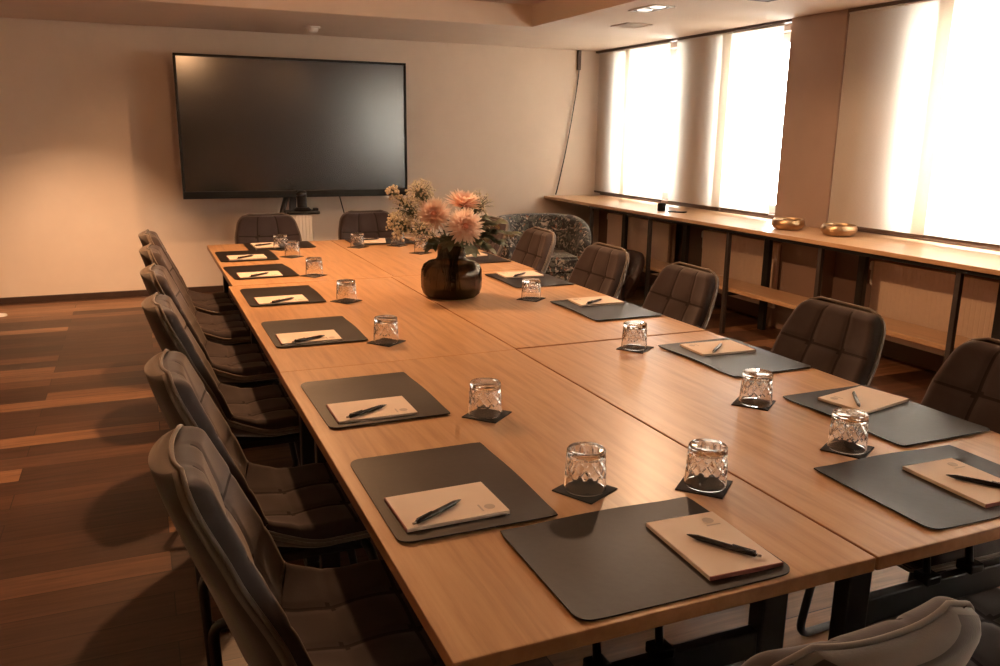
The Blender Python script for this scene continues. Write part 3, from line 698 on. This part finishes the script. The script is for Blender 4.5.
for i, (x, y, a, wh) in enumerate(glasses):
    place(P_coast, i, (x+random.uniform(-0.006, 0.006), y+random.uniform(-0.006, 0.006), TZ), D(a), 'black coaster under the tumbler %s' % wh)
    place(P_glass, i, (x, y, TZ+0.003), D(i*23), 'upturned cut glass tumbler %s' % wh)

# ------------------------------------------------------------------ vase and flowers
VX, VY = 1.272, 3.50
vs = thing('glass_vase', 'round smoked glass vase with a short neck on the table seam', 'vase', (VX, VY, TZ))
def rib(r, z, a): return (0.0022*math.sin(a*16)) if r > 0.1275 and 0.02 < z < 0.15 else 0
bm = bmesh.new()
outer = [(0, 0), (0.09, 0), (0.112, 0.004), (0.128, 0.018), (0.136, 0.045), (0.137, 0.09), (0.135, 0.125), (0.126, 0.148), (0.105, 0.162), (0.078, 0.168), (0.066, 0.174), (0.064, 0.19), (0.065, 0.232), (0.067, 0.236)]
inner = [(0.062, 0.236), (0.060, 0.225), (0.058, 0.176), (0.075, 0.160), (0.10, 0.154), (0.116, 0.143), (0.1255, 0.122), (0.127, 0.09), (0.126, 0.045), (0.118, 0.022), (0.10, 0.014), (0, 0.012)]
lathe(bm, outer+inner, 72, rib); finish('body', bm, 'smoke', vs, smooth=True)
bm = bmesh.new(); lathe(bm, [(0.0655, 0.170), (0.0695, 0.172), (0.0695, 0.176), (0.066, 0.179)], 48); finish('neck_ring', bm, 'smoke', vs, smooth=True)

def frame_from(n):
    n = Vector(n).normalized(); a = n.cross(Vector((0, 0, 1)))
    a = a.normalized() if a.length > 1e-3 else Vector((1, 0, 0)); return a, n.cross(a), n
def stem_curve(base, tip, sag=0.03):
    b, t = Vector(base), Vector(tip); neck = Vector((VX+(t.x-VX)*0.18, VY+(t.y-VY)*0.18, TZ+0.225))
    return spline([b, b.lerp(neck, 0.55), neck, neck.lerp(t, 0.5)+Vector((0, 0, sag)), t], 8)
def leaf(bm, p, d, up, L, w, fold=0.15, curl=0.2):
    d = Vector(d).normalized(); s = d.cross(Vector(up)); s = s.normalized() if s.length > 1e-3 else Vector((1, 0, 0)); u = s.cross(d)
    n = 6; cen, le, ri = [], [], []
    for k in range(n+1):
        a = k/n; ww = w*math.sin(PI*min(1, a*0.93+0.05))**0.8*(1-0.25*a); c = p+d*L*a-u*curl*L*a*a
        cen.append(bm.verts.new(c)); le.append(bm.verts.new(c+s*ww+u*fold*ww)); ri.append(bm.verts.new(c-s*ww+u*fold*ww))
    for k in range(n):
        bm.faces.new((cen[k], cen[k+1], le[k+1], le[k])).smooth = True; bm.faces.new((cen[k], ri[k], ri[k+1], cen[k+1])).smooth = True
def stem_base():
    a = random.uniform(0, 2*PI); r = random.uniform(0.01, 0.07); return (VX+r*math.cos(a), VY+r*math.sin(a), TZ+0.02)
def mum(c, n, R, label):
    c = Vector(c); a, b, n = frame_from(n); t = thing('chrysanthemum', label, 'flower', tuple(c), 0, 'peach chrysanthemums in the vase')
    bm = bmesh.new(); lay = bm.verts.layers.float.new('along')
    for el, L, cnt in ((4, 1.0, 26), (16, 0.97, 25), (30, 0.90, 23), (45, 0.78, 20), (60, 0.62, 16), (76, 0.45, 14), (86, 0.30, 9)):
        for k in range(cnt):
            th = 2*PI*(k+random.uniform(-0.3, 0.3))/cnt; e = math.radians(el+random.uniform(-5, 5)); ll = R*L*random.uniform(0.9, 1.06)
            o = a*math.cos(th)+b*math.sin(th); d0 = o*math.cos(e)+n*math.sin(e); side = n.cross(o).normalized(); w = R*0.062
            up = side.cross(d0); up = up if up.dot(n) > 0 else -up
            prev = None; m = 5
            for q in range(m+1):
                f = q/m; pp = n*(-0.012)+d0*ll*(0.10+0.90*f)+up*R*(0.10*f*f if el < 50 else -0.12*f*f)
                ww = w*(0.45+0.75*math.sin(PI*min(1, f*0.8+0.1)))*(1 if q < m else 0.35)
                row = [bm.verts.new(pp-side*ww+up*ww*0.5), bm.verts.new(pp), bm.verts.new(pp+side*ww+up*ww*0.5)]
                for v in row: v[lay] = min(1, f*L*1.0)
                if prev:
                    for z in range(2): bm.faces.new((prev[z], prev[z+1], row[z+1], row[z])).smooth = True
                prev = row
    o = finish('petals', bm, 'petal', t, recalc=False)
    bm = bmesh.new(); lathe(bm, [(0, -0.012), (0.2*R, -0.008), (0.22*R, 0.08*R), (0.14*R, 0.2*R), (0, 0.24*R)], 20)
    lay = bm.verts.layers.float.new('along'); qq = n.to_track_quat('Z', 'Y').to_matrix()
    for v in bm.verts: v[lay] = 0.05; v.co = qq @ v.co
    finish('flower_center', bm, 'petal', t, smooth=True)
    bm = bmesh.new(); pts = [p-c for p in stem_curve(stem_base(), c-n*0.02)]; tube(bm, pts, 0.0035, 6); finish('stem', bm, 'stem', t)
    bm = bmesh.new(); lathe(bm, [(0, -0.02), (0.012, -0.018), (0.022, -0.010), (0.016, -0.004), (0, -0.003)], 12)
    q = n.to_track_quat('Z', 'Y').to_matrix()
    for v in bm.verts: v.co = q @ v.co
    finish('calyx', bm, 'leaf_dark', t, smooth=True)
    bm = bmesh.new()
    for k in range(5):
        p = pts[len(pts)*(60+6*k)//100]; th = random.uniform(0, 6.28); leaf(bm, p, (math.cos(th), math.sin(th)-0.3, 0.3), (0, 0, 1), 0.06, 0.016)
    finish('leaves', bm, 'leaf_dark', t, recalc=False)
mum((1.298, 3.40, 1.075), (-0.15, -0.9, 0.32), 0.090, 'peach chrysanthemum facing the camera at the front centre of the bouquet')
mum((1.180, 3.47, 1.125), (-0.45, -0.75, 0.50), 0.086, 'pale peach chrysanthemum at the left of the bouquet')
mum((1.345, 3.54, 1.170), (0.10, -0.32, 0.94), 0.090, 'peach chrysanthemum at the top, seen from its side')
def spray(tip, label, nb=70, spread=0.075, m='blossom', size=0.0048, name='gypsophila_spray'):
    tip = Vector(tip); t = thing(name, label, 'flower', tuple(tip), 0, 'cream filler sprays in the vase')
    pts = [p-tip for p in stem_curve(stem_base(), tip, 0.01)]; bs = bmesh.new(); tube(bs, pts, 0.002, 5)
    bb = bmesh.new(); top = pts[-1]; root = pts[-9]
    for k in range(nb*2):
        d = Vector((random.gauss(0, 1), random.gauss(0, 1), random.gauss(0.15, 1))).normalized()*spread*random.uniform(0.25, 1)**0.6
        d.z *= 0.95; p = top+d; tube(bs, [root.lerp(top, random.uniform(0.2, 1.0)), top+d*0.55, p], 0.0007, 3)
        b2 = bmesh.ops.create_icosphere(bb, subdivisions=1, radius=size*random.uniform(0.7, 1.2), matrix=Matrix.Translation(p))
    finish('stem', bs, 'stem', t); finish('blossoms', bb, m, t, smooth=True)
spray((1.150, 3.56, 1.215), 'dense cream blossom spray at the top left of the bouquet', 120, 0.070)
spray((1.085, 3.55, 1.145), 'airy cream blossom spray on the left side above the outermost one', 70, 0.075)
spray((1.040, 3.52, 1.075), 'outermost airy cream blossom spray on the left of the bouquet', 80, 0.070, size=0.0055)
spray((1.115, 3.46, 1.060), 'airy cream blossom spray low on the left before the dark leaves', 60, 0.065, size=0.005)
spray((1.030, 3.58, 1.215), 'small pale bud spray at the upper left tip of the bouquet', 26, 0.035, size=0.006)
spray((1.435, 3.58, 1.150), 'airy cream blossom spray at the upper right of the bouquet', 70, 0.075, size=0.0045)
def branch(tip, label, n=11, L=0.05, w=0.012, m='leaf'):
    n, L, w = int(n*1.5), L*1.05, w*1.2
    tip = Vector(tip); t = thing('leafy_branch', label, 'branch', tuple(tip), 0, 'green leafy branches in the vase')
    pts = [p-tip for p in stem_curve(stem_base(), tip, 0.035)]; bs = bmesh.new(); tube(bs, pts, 0.0022, 5); finish('stem', bs, 'stem', t)
    bl = bmesh.new(); N = len(pts)
    for k in range(n*2):
        i = int(N*(0.58+0.41*(k/(2*n)))); i = min(N-2, i); d = (pts[i+1]-pts[i]).normalized(); s = d.cross(Vector((0, 0.3, 1))).normalized()*(1 if k % 2 else -1)
        leaf(bl, pts[i], d*0.7+s*random.uniform(0.5, 1)+Vector((random.uniform(-.3, .3), random.uniform(-.6, .3), random.uniform(-.3, .4))), (random.uniform(-.4, .4), -0.4, 1), L*random.uniform(0.7, 1.2), w*random.uniform(0.8, 1.2))
    leaf(bl, pts[-1], pts[-1]-pts[-3], (0, -0.3, 1), L, w)
    finish('leaves', bl, m, t, recalc=False)
branch((1.500, 3.50, 1.075), 'grey green leafy branch reaching farthest to the right', 10, 0.05, 0.012)
branch((1.480, 3.44, 1.000), 'leafy branch arching low on the right of the bouquet', 10, 0.048, 0.013)
branch((1.420, 3.50, 1.100), 'dusty green branch rising behind the right of the bouquet', 10, 0.05, 0.013)
branch((1.400, 3.38, 0.985), 'dusty green branch hanging at the front right over the vase', 9, 0.05, 0.015)
branch((1.310, 3.36, 0.985), 'short leafy branch hanging before the vase neck', 7, 0.05, 0.017)
branch((1.555, 3.47, 1.030), 'dusty green branch drooping at the right tip of the bouquet', 10, 0.045, 0.011)
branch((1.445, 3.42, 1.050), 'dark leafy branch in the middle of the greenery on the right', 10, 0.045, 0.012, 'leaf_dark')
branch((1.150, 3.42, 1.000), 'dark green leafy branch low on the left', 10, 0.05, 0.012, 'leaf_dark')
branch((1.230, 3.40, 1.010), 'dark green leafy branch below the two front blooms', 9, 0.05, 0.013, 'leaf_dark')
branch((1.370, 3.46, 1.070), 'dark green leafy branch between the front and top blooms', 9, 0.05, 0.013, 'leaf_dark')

# ------------------------------------------------------------------ things on the bench
def bowl(x, y, r, h, label, felt):
    t = thing('brass_bowl', label, 'bowl', (x, y, 0.83), 0, 'brass bowls on the window bench')
    bm = bmesh.new(); lathe(bm, [(0, 0.0), (r*0.62, 0), (r*0.85, h*0.12), (r*0.98, h*0.4), (r, h*0.62), (r*0.93, h*0.9), (r*0.86, h), (r*0.82, h*0.97), (r*0.88, h*0.7), (r*0.88, h*0.45), (r*0.75, h*0.2), (0, h*0.14)], 44); finish('body', bm, 'bronze', t, smooth=True)
    bm = bmesh.new(); lathe(bm, [(0, h*0.16), (r*0.76, h*0.24), (r*0.86, h*0.5), (r*0.5, h*0.6), (0, h*0.62)], 36); finish('lining', bm, felt, t, smooth=True)
bowl(4.255, 4.66, 0.115, 0.078, 'brass bowl on the bench before the brown wall pillar', 'dark_leather')
bowl(4.325, 4.25, 0.118, 0.076, 'brass bowl with a wine red lining, right of the other bowl', 'red_felt')
t = thing('black_cup', 'small black cup on the bench below the second curtain', 'cup', (4.20, 6.17, 0.83))
bm = bmesh.new(); lathe(bm, [(0, 0), (0.033, 0), (0.036, 0.003), (0.037, 0.064), (0.034, 0.066), (0.032, 0.06), (0.031, 0.006), (0, 0.005)], 28); autosmooth(finish('body', bm, 'black_plastic', t))
bm = bmesh.new(); lathe(bm, [(0, 0.045), (0.0312, 0.045), (0.0312, 0.05), (0, 0.052)], 24); finish('wax_fill', bm, 'dark_leather', t, smooth=True)
bm = bmesh.new(); prism(bm, roundrect(0.075, 0.15, 0.012), 0, 0.009); o = tag(finish('phone', bm, 'black_plastic'), 'flat dark phone lying on the bench beside the small black cup', 'phone'); o.location = (4.26, 6.02, 0.83); o.rotation_euler = (0, 0, D(35))

# ------------------------------------------------------------------ armchairs in the corner
def tub_chair(x, y, rz, ra, htop, seat_z, m, label, s=1.0):
    t = thing('tub_armchair', label, 'armchair', (x, y, 0), rz)
    bm = bmesh.new(); n = 40; rows = []
    # open front toward +y; wall wraps from -150 to +150 degrees about the back
    for i in range(n+1):
        a = math.radians(-90)+(i/n-0.5)*math.radians(250); f = abs(i/n-0.5)*2
        h = htop-(0.20*s)*max(0, (f-0.45)/0.55)**1.6
        ro, ri = ra, ra-0.085*s; lean = 0.06
        c, sn = math.cos(a), math.sin(a)
        prof_ = [(ro-0.05, 0.13), (ro-0.01, 0.2), (ro+lean*0.7, h-0.04), (ro+lean*0.6, h-0.012), (ro+lean*0.3-0.02, h), (ri+lean*0.6, h-0.02), (ri+lean*0.4, h-0.06), (ri-0.0, seat_z-0.04), (ri-0.04, 0.13)]
        rows.append([bm.verts.new((r*c, r*sn*0.95, z)) for r, z in prof_])
    k = len(rows[0])
    for i in range(n):
        for j in range(k): bm.faces.new((rows[i][j], rows[i+1][j], rows[i+1][(j+1) % k], rows[i][(j+1) % k])).smooth = True
    bm.faces.new(rows[0]); bm.faces.new(rows[-1][::-1]); finish('back_shell', bm, m, t)
    bm = bmesh.new(); r = ra-0.1*s
    pts = [(r*math.cos(b), r*math.sin(b)*0.95) for b in [math.radians(200+140*q/16) for q in range(17)]]+[(r*0.93, ra*0.72), (r*0.85, ra*0.80), (-r*0.85, ra*0.80), (-r*0.93, ra*0.72)]
    prism(bm, pts, seat_z-0.13, seat_z); bmesh.ops.bevel(bm, geom=bm.edges[:], offset=0.02, segments=3, affect='EDGES'); autosmooth(finish('seat_cushion', bm, m, t), 50)
    bm = bmesh.new(); prism(bm, [(p[0]*0.97, p[1]*0.97) for p in pts], 0.13, seat_z-0.13); finish('seat_base', bm, m, t)
    for a in (45, 135, 225, 315):
        bm = bmesh.new(); lathe(bm, [(0, 0), (0.014, 0), (0.022, 0.13), (0, 0.13)], 12)
        for v in bm.verts: v.co += Vector((ra*0.68*math.cos(D(a)), ra*0.68*math.sin(D(a)), 0))
        finish('leg', bm, 'dark_wood', t)
    return t
tub_chair(2.98, 6.05, D(170), 0.36, 0.82, 0.53, 'floral', 'dark floral patterned tub armchair in the far corner by the bench')
tub_chair(3.64, 6.12, D(140), 0.28, 0.50, 0.36, 'dark_leather', 'low dark maroon tub chair between the floral armchair and the bench', 0.9)
